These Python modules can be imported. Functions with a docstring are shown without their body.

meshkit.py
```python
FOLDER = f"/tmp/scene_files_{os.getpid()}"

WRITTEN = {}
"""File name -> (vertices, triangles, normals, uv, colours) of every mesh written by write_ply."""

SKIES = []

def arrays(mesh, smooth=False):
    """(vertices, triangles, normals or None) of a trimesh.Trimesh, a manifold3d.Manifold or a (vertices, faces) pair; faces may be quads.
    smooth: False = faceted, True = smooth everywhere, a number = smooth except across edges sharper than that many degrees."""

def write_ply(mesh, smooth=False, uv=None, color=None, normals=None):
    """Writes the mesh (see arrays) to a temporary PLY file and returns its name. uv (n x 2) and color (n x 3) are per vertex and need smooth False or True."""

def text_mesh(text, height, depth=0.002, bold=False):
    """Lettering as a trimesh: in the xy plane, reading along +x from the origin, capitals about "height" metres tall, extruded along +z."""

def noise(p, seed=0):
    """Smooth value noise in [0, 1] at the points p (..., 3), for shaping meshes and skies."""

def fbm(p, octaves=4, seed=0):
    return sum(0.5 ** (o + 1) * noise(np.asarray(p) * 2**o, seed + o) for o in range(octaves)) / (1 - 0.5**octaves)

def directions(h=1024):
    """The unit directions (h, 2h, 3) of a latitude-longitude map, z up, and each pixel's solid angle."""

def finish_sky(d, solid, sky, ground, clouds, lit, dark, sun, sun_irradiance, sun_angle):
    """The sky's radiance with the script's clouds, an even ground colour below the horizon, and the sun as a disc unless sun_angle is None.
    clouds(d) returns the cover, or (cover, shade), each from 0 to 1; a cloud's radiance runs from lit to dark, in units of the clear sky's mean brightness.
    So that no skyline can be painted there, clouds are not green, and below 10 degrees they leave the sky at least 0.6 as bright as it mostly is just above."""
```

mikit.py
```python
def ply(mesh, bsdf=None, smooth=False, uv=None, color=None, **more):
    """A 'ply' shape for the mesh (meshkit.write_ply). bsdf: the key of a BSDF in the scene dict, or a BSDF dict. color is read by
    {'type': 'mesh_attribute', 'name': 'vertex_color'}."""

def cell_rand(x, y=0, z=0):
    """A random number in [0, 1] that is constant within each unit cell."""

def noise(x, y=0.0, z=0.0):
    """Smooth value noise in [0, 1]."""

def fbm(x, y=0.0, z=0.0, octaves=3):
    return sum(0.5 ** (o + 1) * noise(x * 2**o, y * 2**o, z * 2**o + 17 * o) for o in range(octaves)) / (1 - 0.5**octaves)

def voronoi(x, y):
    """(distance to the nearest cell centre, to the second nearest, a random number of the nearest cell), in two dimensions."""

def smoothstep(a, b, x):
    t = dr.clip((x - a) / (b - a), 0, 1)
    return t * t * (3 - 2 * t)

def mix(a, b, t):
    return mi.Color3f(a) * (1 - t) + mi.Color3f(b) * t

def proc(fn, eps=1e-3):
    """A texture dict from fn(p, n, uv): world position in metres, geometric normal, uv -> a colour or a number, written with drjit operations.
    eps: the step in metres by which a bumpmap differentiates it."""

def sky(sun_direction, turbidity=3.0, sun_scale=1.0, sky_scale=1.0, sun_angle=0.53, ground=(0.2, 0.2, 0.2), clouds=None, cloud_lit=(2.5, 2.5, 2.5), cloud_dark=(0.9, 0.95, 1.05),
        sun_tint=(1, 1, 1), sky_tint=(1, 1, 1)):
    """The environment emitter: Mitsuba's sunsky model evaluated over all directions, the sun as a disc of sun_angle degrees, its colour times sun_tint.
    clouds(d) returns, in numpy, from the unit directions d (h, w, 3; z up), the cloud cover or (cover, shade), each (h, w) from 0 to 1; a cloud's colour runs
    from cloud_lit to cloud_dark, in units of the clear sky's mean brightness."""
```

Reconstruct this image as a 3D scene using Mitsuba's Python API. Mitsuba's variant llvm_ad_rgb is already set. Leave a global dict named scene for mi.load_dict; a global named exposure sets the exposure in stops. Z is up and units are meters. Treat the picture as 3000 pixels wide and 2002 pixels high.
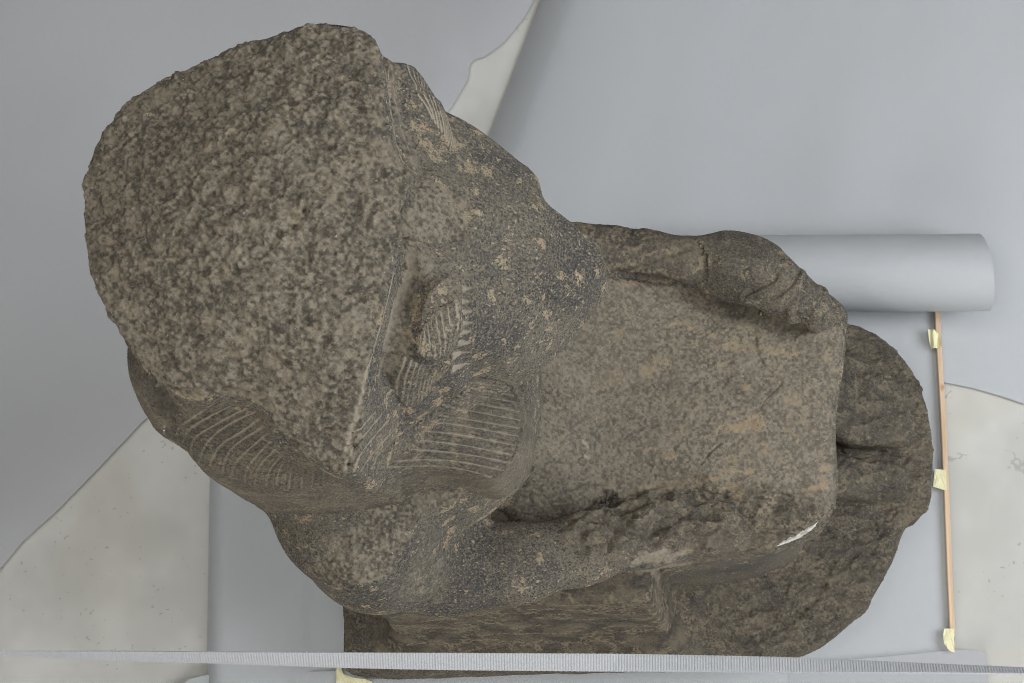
import math, random, numpy as np, trimesh, drjit as dr, mitsuba as mi, mikit, meshkit
from scipy.interpolate import RBFInterpolator, CubicSpline
from scipy.spatial import cKDTree
from mikit import noise, fbm, smoothstep, mix, cell_rand, proc

random.seed(3); RNG = np.random.default_rng(3)
scene, labels = {'type': 'scene'}, {}
exposure = 0.0

# ------------------------------------------------------------------ camera
# photographed from a height, looking down: the point of the floor straight under the camera is the origin, x to the right, y to the top of the picture
W0, H0, FOC, CAMZ = 3000, 2002, 6400.0, 3.68
NADIR = (2050.0, 2300.0)
_n = np.array([NADIR[0] - W0 / 2, NADIR[1] - H0 / 2, FOC]); _n /= np.linalg.norm(_n)
_Z = -_n; _X = np.array([1.0, 0, 0]) - _Z[0] * _Z; _X /= np.linalg.norm(_X); _Y = np.cross(_Z, _X)
R = np.stack([_X, _Y, _Z])                      # rows: world axes in camera coordinates; R @ v turns camera into world
EYE = np.array([0, 0, CAMZ])
right, down, fwd = R[:, 0], R[:, 1], R[:, 2]
M = np.eye(4); M[:3, 0], M[:3, 1], M[:3, 2], M[:3, 3] = -right, -down, fwd, EYE
scene['camera'] = {'type': 'perspective', 'fov': 2 * math.degrees(math.atan(W0 / 2 / FOC)), 'fov_axis': 'x', 'near_clip': 0.05, 'far_clip': 60.0,
                   'to_world': mi.ScalarTransform4f(M.tolist()), 'film': {'type': 'hdrfilm', 'width': 1024, 'height': 683}}


def rays(px):
    px = np.asarray(px, float)
    return np.stack([(px[..., 0] - W0 / 2) / FOC, (px[..., 1] - H0 / 2) / FOC, np.ones(px.shape[:-1])], -1) @ R.T


def at(pts, z=None):
    """world points of measured places (px, py[, height])"""
    a = np.asarray([tuple(p) + ((z,) if len(p) == 2 else ()) for p in pts], float)
    d = rays(a[:, :2])
    return EYE + d * ((a[:, 2] - CAMZ) / d[:, 2])[:, None]


# ------------------------------------------------------------------ light: two added softboxes, one a fill, and an added overhead bank, all out of frame
def lamp(key, pos, target, size, rgb, label):
    T = mi.ScalarTransform4f().look_at(origin=pos, target=target, up=[0, 1, 0.01]).scale([size[0] / 2, size[1] / 2, 1])
    scene[key] = {'type': 'rectangle', 'to_world': T, 'emitter': {'type': 'area', 'radiance': {'type': 'rgb', 'value': rgb}},
                  'bsdf': {'type': 'diffuse', 'reflectance': {'type': 'rgb', 'value': [0.7] * 3}}}
    labels[key] = {'label': label, 'category': 'lamp', 'group': 'added lamps around the statue, out of view'}


LAMP = 0.95
lamp('added_softbox', [2.6, 0.3, 2.6], [-.1, .5, 0.5], (2.0, 2.0), [8.0 * LAMP, 8.4 * LAMP, 8.8 * LAMP], 'added large square softbox giving light from the right, out of view')
lamp('added_softbox_001', [-0.4, 0.6, 5.6], [-.1, .5, 0], (5.0, 4.0), [2.75 * LAMP, 2.72 * LAMP, 2.62 * LAMP], 'added wide softbox giving even light from above, out of view')
lamp('added_softbox_002', [-0.5, -3.0, 2.3], [-.1, .5, 0.7], (3.0, 2.0), [3.9 * LAMP, 3.85 * LAMP, 3.7 * LAMP], 'added long fill softbox beyond the strap, out of view')

# ------------------------------------------------------------------ materials
V3 = mi.Color3f


def bsdf(key, **kw):
    kw = {k: ({'type': 'rgb', 'value': list(v)} if isinstance(v, (tuple, list)) else v) for k, v in kw.items()}
    scene[key] = {'type': 'twosided', 'inner': {'type': 'principled', **kw}}


def stone_col(p, n, uv):
    """granodiorite: dark blue-grey matrix, ochre grains, stretched pink feldspar; uv.x = broken, dusty surface, uv.y = brown weathered stone"""
    x, y, z = p.x, p.y, p.z * .36               # the grain is drawn out along the bedding of the block
    a = noise(x * 600, y * 700, z * 680)
    b = noise(x * 1200 + 9, y * 1300, z * 1300)
    big = fbm(x * 14 + 3, y * 22, z * 22, 3)
    warm = fbm(x * 7 + 11, y * 9, z * 9, 2)
    q = a * .55 + b * .45
    c = mix([.052, .051, .050], [.086, .080, .069], smoothstep(.3, .7, big))
    c = mix(c, [.160, .138, .104], smoothstep(.44, .61, q + (big - .5) * .16 + (warm - .5) * .14) * .80)
    c = mix(c, [.022, .023, .027], smoothstep(.60, .72, noise(x * 700 + 40, y * 800, z * 800)) * .75)
    # feldspar: large grains with broken edges
    wx, wy = (noise(x * 260, y * 260, z * 260 + 7) - .5) * .007, (noise(x * 260 + 9, y * 260, z * 260) - .5) * .007
    f = noise((x + wx) * 72 + 5 + y * 12, (y + wy) * 105 - x * 20, (z + wy) * 80) * .66 + noise(x * 330, y * 380 + 3, z * 360) * .20 + b * .14
    m = smoothstep(.668, .70, f + (warm - .5) * .20)
    pink = mix([.27, .228, .155], [.28, .215, .148], smoothstep(.4, .6, noise(x * 30 + 8, y * 30, z * 30)))
    c = mix(c, pink, m * (.20 + .62 * smoothstep(.35, .55, q)) * (1 - 1.6 * dr.clip(uv.y, 0, .5)))
    s = smoothstep(.83, .88, noise(x * 330 + 77, y * 400, z * 400))
    c = mix(c, [.36, .31, .23], s * .55)
    # dust and bruised grain on the broken surface
    d = fbm(x * 75, y * 75, z * 75, 3)
    e = noise(x * 850, y * 850, z * 850)
    e1 = fbm(x * 330, y * 330, z * 330, 3)
    e2 = fbm(x * 22 + 31, y * 22, z * 22, 3)
    dust = mix([.074, .066, .053], [.178, .157, .124], smoothstep(.34, .66, d * .22 + e2 * .15 + e1 * .63))
    dust = mix(dust, [.036, .034, .033], smoothstep(.50, .66, e * .40 + (1 - e1) * .35 + (1 - d) * .25) * .52)
    dust = mix(dust, [.235, .205, .165], smoothstep(.64, .80, b * .5 + e1 * .5) * .55)
    dust = mix(dust, pink * .75, smoothstep(.70, .73, f + (warm - .5) * .2) * (.15 + .5 * smoothstep(.1, .25, x + .25)))
    fl = noise(x * 40 + y * 10, (y + wy) * 125 - x * 26, z * 90 + 4) * .75 + e * .25
    dust = mix(dust, mix([.25, .20, .125], [.27, .20, .13], smoothstep(.4, .6, noise(x * 26, y * 60, z * 30))), smoothstep(.70, .74, fl) * .75 * smoothstep(.05, .2, x + .22))
    dust = mix(dust, [.46, .43, .37], smoothstep(.93, .96, noise(x * 640, y * 640, z * 640 + 5)) * .55)  # tiny glints painted into the colour as bright specks
    k = dr.clip(uv.x, 0, 1)
    k = smoothstep(.22, .78, k + (d - .5) * .22 + (e1 - .5) * .30 + (e - .5) * .12)
    up = smoothstep(.1, .9, n.z)
    k = dr.maximum(k, up * smoothstep(.38, .70, e2) * .30)
    c = mix(c, dust, k * .95)
    br = dr.clip(uv.y, 0, 1)
    w = fbm(x * 40 + 60, y * 48, z * 44, 3)
    bc = mix([.042, .038, .034], [.126, .108, .083], smoothstep(.32, .72, w * .5 + a * .2 + e1 * .3))
    vn = 1 - dr.abs(2 * fbm(x * 26 + 9, y * 40, z * 40 + 3, 4) - 1)
    bc = mix(bc, [.205, .172, .120], smoothstep(.86, .97, vn) * smoothstep(.35, .6, e1) * .75)
    bc = mix(bc, [.17, .14, .09], smoothstep(.62, .74, b * .5 + w * .5) * .6)
    c = mix(c, bc, br * .85)
    c = mix(c, mix([.22, .195, .16], [.30, .265, .215], a), dr.clip(uv.x - 1, 0, 1) * .95)
    c = c * V3(1.02, 1.0, .97)
    return c


scene['stone'] = {'type': 'twosided', 'inner': {'type': 'blendbsdf', 'weight': .6, 'matt': {'type': 'diffuse', 'reflectance': proc(stone_col)},
                                                'sheen': {'type': 'principled', 'base_color': proc(stone_col), 'roughness': 1.0, 'specular': .3}}}


bsdf('patch_white', base_color=proc(lambda p, n, uv: mix([.50, .49, .46], [.30, .28, .25], smoothstep(.55, .7, fbm(p.x * 90, p.y * 90, p.z * 90, 3)))), roughness=.9)  # white patch under the lap edge, mottled pale colour


def floor_col(p, n, uv):
    a = fbm(p.x * 3.1 + 5, p.y * 3.1, 0, 4); b = fbm(p.x * 14, p.y * 14, 3, 3)
    c = mix([.41, .405, .378], [.52, .515, .488], smoothstep(.3, .7, a * .65 + b * .35))
    c = mix(c, [.44, .42, .35], smoothstep(.55, .78, fbm(p.x * 6 + 30, p.y * 6, 5, 3)) * .3)
    sp = smoothstep(.80, .92, fbm(p.x * 120, p.y * 150, 2, 2)) * smoothstep(.45, .6, noise(p.x * 9, p.y * 9, 8))
    c = mix(c, [.20, .19, .165], sp * .5)
    q = fbm(p.x * 6 + 2, p.y * 5 + 9, 1, 3) + .10 * (fbm(p.x * 50, p.y * 50, 2, 3) - .5)
    cr = 1 - smoothstep(.0, .010, dr.abs(q - .5 + .15 * (p.x + p.y - .6)))
    c = mix(c, [.25, .245, .225], cr * smoothstep(.50, .66, fbm(p.x * 30, p.y * 30, 4, 2)) * .6 * smoothstep(.1, .3, p.x + .5))
    return c


bsdf('floor_stone', base_color=proc(floor_col), roughness=.45, specular=.4)


def paper_col(base):
    def fn(p, n, uv):
        a = fbm(p.x * 4, p.y * 4, p.z * 4, 3); b = noise(p.x * 300, p.y * 300, p.z * 300)
        return V3(*base) * (.96 + .06 * a + .02 * b)
    return fn


bsdf('paper_grey', base_color=proc(paper_col((.40, .415, .43))), roughness=.62, specular=.35)
bsdf('paper_dull', base_color=proc(paper_col((.365, .37, .385))), roughness=.62, specular=.35)
bsdf('tape', base_color=proc(lambda p, n, uv: mix([.74, .70, .46], [.66, .62, .38], fbm(p.x * 60, p.y * 60, p.z * 60, 3))), roughness=.6)
bsdf('pine', base_color=proc(lambda p, n, uv: mix(mix([.62, .46, .32], [.55, .38, .24], smoothstep(.35, .7, fbm(p.x * 700, p.y * 14, p.z * 300, 3))), [.45, .26, .14], smoothstep(.72, .8, fbm(p.x * 60, p.y * 26, 3, 2)))), roughness=.6)
bsdf('webbing', base_color=proc(lambda p, n, uv: V3(.36, .368, .385) * (.86 + .28 * noise(p.x * 900, p.y * 1500, p.z * 900))), roughness=.7, sheen=.3)

# ------------------------------------------------------------------ things and parts


def thing(key, label, cat, group=None):
    labels[key] = {'label': label, 'category': cat}
    if group: labels[key]['group'] = group
    return key


def put(key, mesh, mat, smooth=False, normals=None, uv=None):
    path = meshkit.write_ply(mesh, smooth, uv, None, normals)
    scene[key] = {'type': 'ply', 'filename': path, 'face_normals': meshkit.WRITTEN[path][2] is None, 'bsdf': {'type': 'ref', 'id': mat}}


# ------------------------------------------------------------------ the statue: carved as one solid out of a field, then cut into its parts
GX, GY, GZ, VOX = (-.68, .47), (.13, .85), (-.01, 1.95), .005
ax = [np.arange(a, b, VOX, dtype=np.float32) for a, b in (GX, GY, GZ)]
X2, Y2 = np.meshgrid(ax[0], ax[1], indexing='ij')
F = np.full((len(ax[0]), len(ax[1]), len(ax[2])), .15, np.float32)
L = np.zeros(F.shape, np.int8)
PARTS = ['base', 'throne', 'legs', 'torso', 'left_arm', 'right_arm', 'hand', 'finger', 'finger_001', 'finger_002', 'finger_003', 'wig', 'wig_lappet', 'face', 'broken_crown', 'foot', 'foot_001', 'wig_lappet_001', 'ear', 'ear_001', 'white_patch']
PID = {k: i for i, k in enumerate(PARTS)}


def resample(c, n):
    c = np.asarray(c, float); t = np.r_[0, np.cumsum(np.linalg.norm(np.diff(c, axis=0), axis=1))]
    u = np.linspace(0, t[-1], n); return np.stack([np.interp(u, t, c[:, k]) for k in range(c.shape[1])], 1)


def chaikin(p, n=2, closed=True):
    p = np.asarray(p, float)
    for _ in range(n):
        q = np.roll(p, -1, 0) if closed else p[1:]
        a = p if closed else p[:-1]
        r = np.empty((2 * len(a), p.shape[1])); r[0::2], r[1::2] = .75 * a + .25 * q, .25 * a + .75 * q
        p = r if closed else np.vstack([p[:1], r, p[-1:]])
    return p


def poly_sdf(poly, x, y):
    d = np.full(x.shape, 1e9); inside = np.zeros(x.shape, bool)
    for (ax_, ay_), (bx_, by_) in zip(poly, np.roll(poly, -1, 0)):
        ex, ey = bx_ - ax_, by_ - ay_
        t = np.clip(((x - ax_) * ex + (y - ay_) * ey) / max(ex * ex + ey * ey, 1e-12), 0, 1)
        d = np.minimum(d, (x - ax_ - t * ex) ** 2 + (y - ay_ - t * ey) ** 2)
        c = (ay_ > y) != (by_ > y)
        inside ^= c & (x < ex * (y - ay_) / (ey if abs(ey) > 1e-12 else 1e-12) + ax_)
    return np.where(inside, -1, 1) * np.sqrt(d)


def smax(a, b, k):
    h = np.clip(.5 - .5 * (a - b) / k, 0, 1)
    return a * (1 - h) + b * h + k * h * (1 - h)


def carve_in(part, d, sl, k):
    a = F[sl]
    h = np.clip(.5 + .5 * (a - d) / k, 0, 1)
    L[sl][d < a] = PID[part]
    F[sl] = a * (1 - h) + d * h - k * h * (1 - h)


def window(lo, hi):
    s = []
    for i in range(3):
        a = int(np.clip(np.searchsorted(ax[i], lo[i]), 0, len(ax[i]) - 1)); b = int(np.clip(np.searchsorted(ax[i], hi[i]), a + 1, len(ax[i])))
        s.append(slice(a, b))
    return tuple(s)


def height(ctrl, smoothing=2e-5):
    """a smooth surface through measured points"""
    c = np.asarray(ctrl, float)
    return RBFInterpolator(c[:, :2], c[:, 2], kernel='thin_plate_spline', smoothing=smoothing, degree=1)


def prism(part, poly, top, bottom, k=.012, edge=.012, flare=None, lim=None, minz=None):
    """poly (x, y) outline; top: number or surface; flare(z): how far the outline grows at that height"""
    poly = np.asarray(poly)[:, :2]
    m = .07 if flare is None else .12
    sl = window([*(poly.min(0) - m), bottom - .06], [*(poly.max(0) + m), 3])
    x, y, z = X2[sl[:2]], Y2[sl[:2]], ax[2][sl[2]]
    d2 = poly_sdf(poly, x, y)
    if callable(top):
        h = top(np.stack([x.ravel(), y.ravel()], 1)).reshape(x.shape)
        if lim: h = np.clip(h, *lim)
        g = np.gradient(h, VOX); s = 1 / np.sqrt(1 + np.clip(g[0] ** 2 + g[1] ** 2, 0, 6))
    else:
        h, s = np.full(x.shape, top), np.ones(x.shape)
    zmax = min(h[d2 < .05].max() + .09, 3)
    nz = max(int(np.searchsorted(z, zmax)), 2); z = z[:nz]; sl = (sl[0], sl[1], slice(sl[2].start, sl[2].start + nz))
    d = d2[..., None] - (flare(z) if flare else 0)
    d = smax(np.broadcast_to(d, (*x.shape, nz)), (z - h[..., None]) * s[..., None], edge)
    d = smax(d, (bottom - z)[None, None], .006)
    carve_in(part, d.astype(np.float32), sl, k)


def bones(part, chain, k=.02, squash=None):
    """chain of (x, y, z, radius)"""
    c = np.asarray(chain, float)
    for a, b in zip(c[:-1], c[1:]):
        lo, hi = np.minimum(a[:3] - a[3], b[:3] - b[3]) - .07, np.maximum(a[:3] + a[3], b[:3] + b[3]) + .07
        sl = window(lo, hi)
        x, y, z = ax[0][sl[0]][:, None, None], ax[1][sl[1]][None, :, None], ax[2][sl[2]][None, None, :]
        e = b[:3] - a[:3]
        t = np.clip(((x - a[0]) * e[0] + (y - a[1]) * e[1] + (z - a[2]) * e[2]) / max((e * e).sum(), 1e-9), 0, 1)
        d = np.sqrt((x - a[0] - t * e[0]) ** 2 + (y - a[1] - t * e[1]) ** 2 + (z - a[2] - t * e[2]) ** 2) - (a[3] + t * (b[3] - a[3]))
        carve_in(part, d.astype(np.float32), sl, k)


AXIS = .485                                     # the statue's middle plane, y = AXIS
def mirrored(p):
    q = np.array(p); q[:, 1] = 2 * AXIS - q[:, 1]; return q


# plinth, rounded and broken at the front
PL = .16
base_poly = chaikin(at([(1000, 1100), (1000, 1500), (1002, 1800), (1000, 1945), (1016, 1974), (1100, 1978), (1200, 1976), (1300, 1970), (1420, 1964), (1700, 1950), (2000, 1945), (2200, 1938), (2300, 1925), (2370, 1905), (2440, 1868), (2530, 1790),
                        (2580, 1715), (2630, 1620), (2645, 1560), (2672, 1517), (2712, 1502), (2730, 1455), (2728, 1425), (2738, 1300), (2722, 1200), (2690, 1110), (2640, 1030), (2575, 975), (2500, 943), (2380, 935), (1300, 935)], PL), 1)
prism('base', base_poly, PL, -.03, edge=.02, k=.004)
# throne with slightly battered sides and a fillet where it meets the plinth
tx0, tx1 = -.455, at([(1925, 1800)], .3)[0][0]
thr = chaikin([(tx0, .245), (tx1, .245), (tx1, 2 * AXIS - .245), (tx0, 2 * AXIS - .245)], 0)
prism('throne', thr, .68, .02, edge=.02, k=.03, flare=lambda z: .036 * np.exp(-np.maximum(z - PL, 0) / .08) + .018 * (1 - z / .7))
# back pillar and torso
prism('torso', [(-.475, AXIS - .13), (-.36, AXIS - .13), (-.36, AXIS + .13), (-.475, AXIS + .13)], 1.2, .6, edge=.03, k=.03)
tor = chaikin(at([(1560, 900), (1600, 1100), (1580, 1300), (1480, 1440), (1300, 1450), (1000, 1420), (900, 1300)], 1.15), 1)
tor = np.vstack([[-.48, AXIS - .15], [-.45, AXIS - .19], [-.36, AXIS - .19], [-.26, AXIS - .17], [-.20, AXIS - .10], [-.185, AXIS], [-.20, AXIS + .10], [-.26, AXIS + .17], [-.36, AXIS + .19], [-.45, AXIS + .19], [-.48, AXIS + .15]])
prism('torso', chaikin(tor, 2), 1.22, .55, edge=.06, k=.03, flare=lambda z: -.05 * np.clip((1.0 - z) / .3, 0, 1))
# lap and shins
lap = at([(2488, 878), (2486, 950), (2472, 1080), (2452, 1200), (2452, 1300), (2462, 1400), (2455, 1470), (2420, 1530), (2340, 1582), (2200, 1622), (2000, 1645), (1800, 1665), (1600, 1640), (1450, 1500), (1400, 1100), (1700, 780), (2000, 700), (2300, 760)], .77)
lap_h = height(at([(1600, 860, .92), (1560, 1100, .93), (1560, 1300, .90), (1700, 900, .87), (1680, 1200, .855), (1850, 1000, .83), (2000, 1200, .81), (2000, 850, .80), (2200, 1000, .80), (2300, 1200, .795), (2440, 1300, .775), (2455, 1000, .79), (2300, 900, .785),
                   (1500, 1490, .83), (1700, 1480, .81), (2000, 1420, .80), (2250, 1430, .79), (2430, 1470, .76), (1950, 1540, .77), (2250, 1530, .765), (2350, 1560, .745), (2150, 1600, .735), (1850, 1630, .735), (2350, 800, .75), (2100, 720, .76)]))
prism('legs', chaikin(lap, 2), lap_h, .10, k=.02, edge=.03, lim=(.6, .98), flare=lambda z: -.018 * np.clip((.7 - z) / .1, 0, 1))
# feet on the front of the plinth
f1 = chaikin(at([(2400, 1040), (2560, 1030), (2630, 1080), (2672, 1170), (2680, 1260), (2640, 1300), (2400, 1300)], .23), 2)
f2 = chaikin(at([(2400, 1330), (2560, 1335), (2650, 1345), (2672, 1400), (2640, 1450), (2560, 1462), (2400, 1460)], .23), 2)
for i, f in enumerate((f1, f2)):
    xm = f[:, 0].max()
    prism(('foot', 'foot_001')[i], f, lambda q, xm=xm: .195 + .10 * np.clip((xm - q[:, 0]) / .2, 0, 1) ** 1.3, .10, k=.02, edge=.03)
# arm on the near side: shoulder, elbow, forearm, the worn hand
bones('right_arm', [(-.402, AXIS - .172, 1.15, .086), (-.395, AXIS - .19, 1.02, .08), (-.355, AXIS - .198, .90, .074)], k=.03)
fore = at([(1330, 1668, .885), (1520, 1652, .865), (1700, 1612, .84), (1900, 1560, .79), (2100, 1545, .765)])
bones('right_arm', [(*p, r) for p, r in zip(fore, (.058, .046, .041, .041, .035))], k=.03)
sh = at([(770, 1440), (850, 1600), (930, 1675), (1020, 1722), (1100, 1720), (1180, 1640), (1215, 1540), (1215, 1450), (1150, 1400), (1000, 1400)], 1.2)
prism('right_arm', chaikin(sh, 2), 1.232, 1.0, k=.035, edge=.05)
# arm on the far side and its fist
far = mirrored([(-.402, AXIS - .165, 1.15, .084), (-.40, AXIS - .168, 1.02, .072), (-.37, AXIS - .160, .90, .056)])
bones('left_arm', far, k=.03)
prism('left_arm', chaikin(mirrored(sh), 2), 1.225, 1.0, k=.035, edge=.05)
fa = at([(1690, 742, .86), (1800, 734, .85), (1900, 748, .845), (2000, 765, .84)])
bones('left_arm', [(*far[-1][:3], .052)] + [(*p, r) for p, r in zip(fa, (.036, .030, .029, .034))], k=.02)
hp = at([(1838, 800), (1900, 768), (1960, 738), (2020, 714), (2075, 692), (2125, 672), (2170, 672), (2240, 690), (2285, 722), (2335, 772), (2400, 825), (2455, 858), (2484, 885), (2470, 935), (2410, 968), (2330, 950), (2260, 928), (2190, 898), (2110, 872), (2000, 838), (1910, 820)], .83)
hh = height(at([(1930, 760, .855), (2050, 740, .865), (2150, 700, .85), (2130, 760, .875), (2230, 790, .875), (2180, 850, .845), (2250, 720, .85), (2300, 800, .855), (2300, 890, .835), (2370, 860, .83), (2440, 890, .815), (2390, 950, .81), (2200, 890, .825), (2050, 830, .83)]))
prism('hand', chaikin(hp, 2), hh, .70, k=.012, edge=.025, lim=(.75, .9))
for i, path in enumerate(([(2192, 868, .842), (2245, 852, .85), (2285, 824, .855), (2298, 785, .858)], [(2238, 900, .832), (2292, 880, .845), (2328, 846, .85), (2340, 812, .85)],
                          [(2318, 922, .824), (2330, 892, .836), (2356, 856, .842)], [(2385, 945, .812), (2392, 905, .826), (2402, 862, .832)])):
    bones(('finger', 'finger_001', 'finger_002', 'finger_003')[i], [(p[0], p[1], p[2] - .003, .0128) for p in at(path)], k=.010)
# wig: the bulging side, mirrored to the far side
wg = at([(322, 950, 1.67), (332, 1000, 1.66), (348, 1090, 1.64), (398, 1228, 1.60), (470, 1272, 1.56), (520, 1300, 1.54), (560, 1368, 1.50), (640, 1405, 1.48), (730, 1430, 1.46), (820, 1441, 1.44), (900, 1442, 1.43), (1000, 1432, 1.42), (1100, 1412, 1.42)])
low = wg[:, :2]
low = np.vstack([low, [[low[-1, 0] + .03, low[-1, 1] + .035]]])
wpoly = np.vstack([low, mirrored(low)[::-1]])
wig_h = height(np.vstack([at([(500, 1165, 1.71), (620, 1172, 1.72), (755, 1200, 1.725), (795, 1265, 1.715), (865, 1330, 1.69), (980, 1352, 1.675), (400, 1075, 1.69), (450, 1180, 1.66), (500, 1240, 1.63), (600, 1310, 1.605), (680, 1330, 1.60), (760, 1385, 1.56),
                              (900, 1405, 1.53), (1040, 1380, 1.53), (730, 1425, 1.49), (900, 1438, 1.46), (540, 1300, 1.57), (1100, 1330, 1.58), (1180, 1290, 1.56), (1100, 1230, 1.63)]), [[-.40, .48, 1.60], [-.4, .62, 1.60], [-.5, .48, 1.60], [-.3, .48, 1.60], [-.42, .40, 1.66], [-.34, .40, 1.66], [-.36, .36, 1.66]]]))
prism('wig', wpoly, wig_h, 1.16, k=.012, edge=.03, lim=(1.3, 1.73))
# face and muzzle
fp = at([(1060, 200, 1.785), (1120, 162, 1.785), (1180, 156, 1.778), (1214, 170, 1.76), (1250, 232, 1.73), (1285, 300, 1.705), (1310, 322, 1.695), (1360, 345, 1.67), (1430, 388, 1.65), (1530, 468, 1.61), (1566, 520, 1.59), (1578, 585, 1.575), (1676, 645, 1.535), (1752, 712, 1.505),
         (1773, 765, 1.495), (1765, 800, 1.49), (1722, 858, 1.485), (1640, 962, 1.485), (1550, 1052, 1.485), (1470, 1092, 1.49), (1390, 1114, 1.50), (1270, 1190, 1.51), (1180, 1225, 1.53), (1100, 1290, 1.57), (1020, 1340, 1.62), (1000, 1260, 1.66), (1050, 1050, 1.70), (1080, 800, 1.72), (1080, 500, 1.74), (1060, 300, 1.75)])
face_h = height(at([(1205, 540, 1.79), (1175, 720, 1.785), (1290, 640, 1.745), (1375, 640, 1.72), (1450, 680, 1.68), (1550, 740, 1.635), (1610, 760, 1.60), (1660, 775, 1.555), (1720, 770, 1.525), (1760, 765, 1.505), (1690, 690, 1.535), (1690, 860, 1.52),
                    (1600, 620, 1.60), (1600, 930, 1.52), (1570, 1010, 1.505), (1630, 860, 1.545),
                    (1145, 780, 1.770), (1125, 900, 1.765), (1095, 1010, 1.757), (1065, 1160, 1.727), (1020, 1310, 1.672), (1185, 750, 1.765), (1175, 850, 1.742), (1160, 950, 1.745), (1140, 1060, 1.728), (1130, 1150, 1.695), (1120, 1200, 1.675),
                    (1250, 830, 1.742), (1280, 900, 1.733), (1290, 1000, 1.718), (1260, 1040, 1.713), (1240, 1075, 1.702), (1220, 1130, 1.69), (1290, 1120, 1.675), (1240, 1190, 1.645), (1330, 850, 1.722), (1370, 960, 1.70), (1370, 1060, 1.67), (1330, 1130, 1.64),
                    (1450, 850, 1.655), (1450, 980, 1.625), (1440, 1060, 1.575), (1530, 900, 1.605), (1530, 1000, 1.55), (1470, 560, 1.67), (1560, 560, 1.605),
                    (1125, 200, 1.778), (1145, 400, 1.774), (1165, 470, 1.773), (1150, 200, 1.782), (1170, 330, 1.772), (1200, 440, 1.762), (1230, 500, 1.76), (1180, 180, 1.772), (1195, 230, 1.755), (1220, 340, 1.745), (1220, 250, 1.735), (1270, 340, 1.72), (1290, 430, 1.72), (1350, 400, 1.685),
                    (1390, 470, 1.685), (1450, 440, 1.65), (1520, 490, 1.62)]), 4e-5)
prism('face', chaikin(fp, 1), face_h, 1.38, k=.006, edge=.012, lim=(1.42, 1.80))
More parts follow.
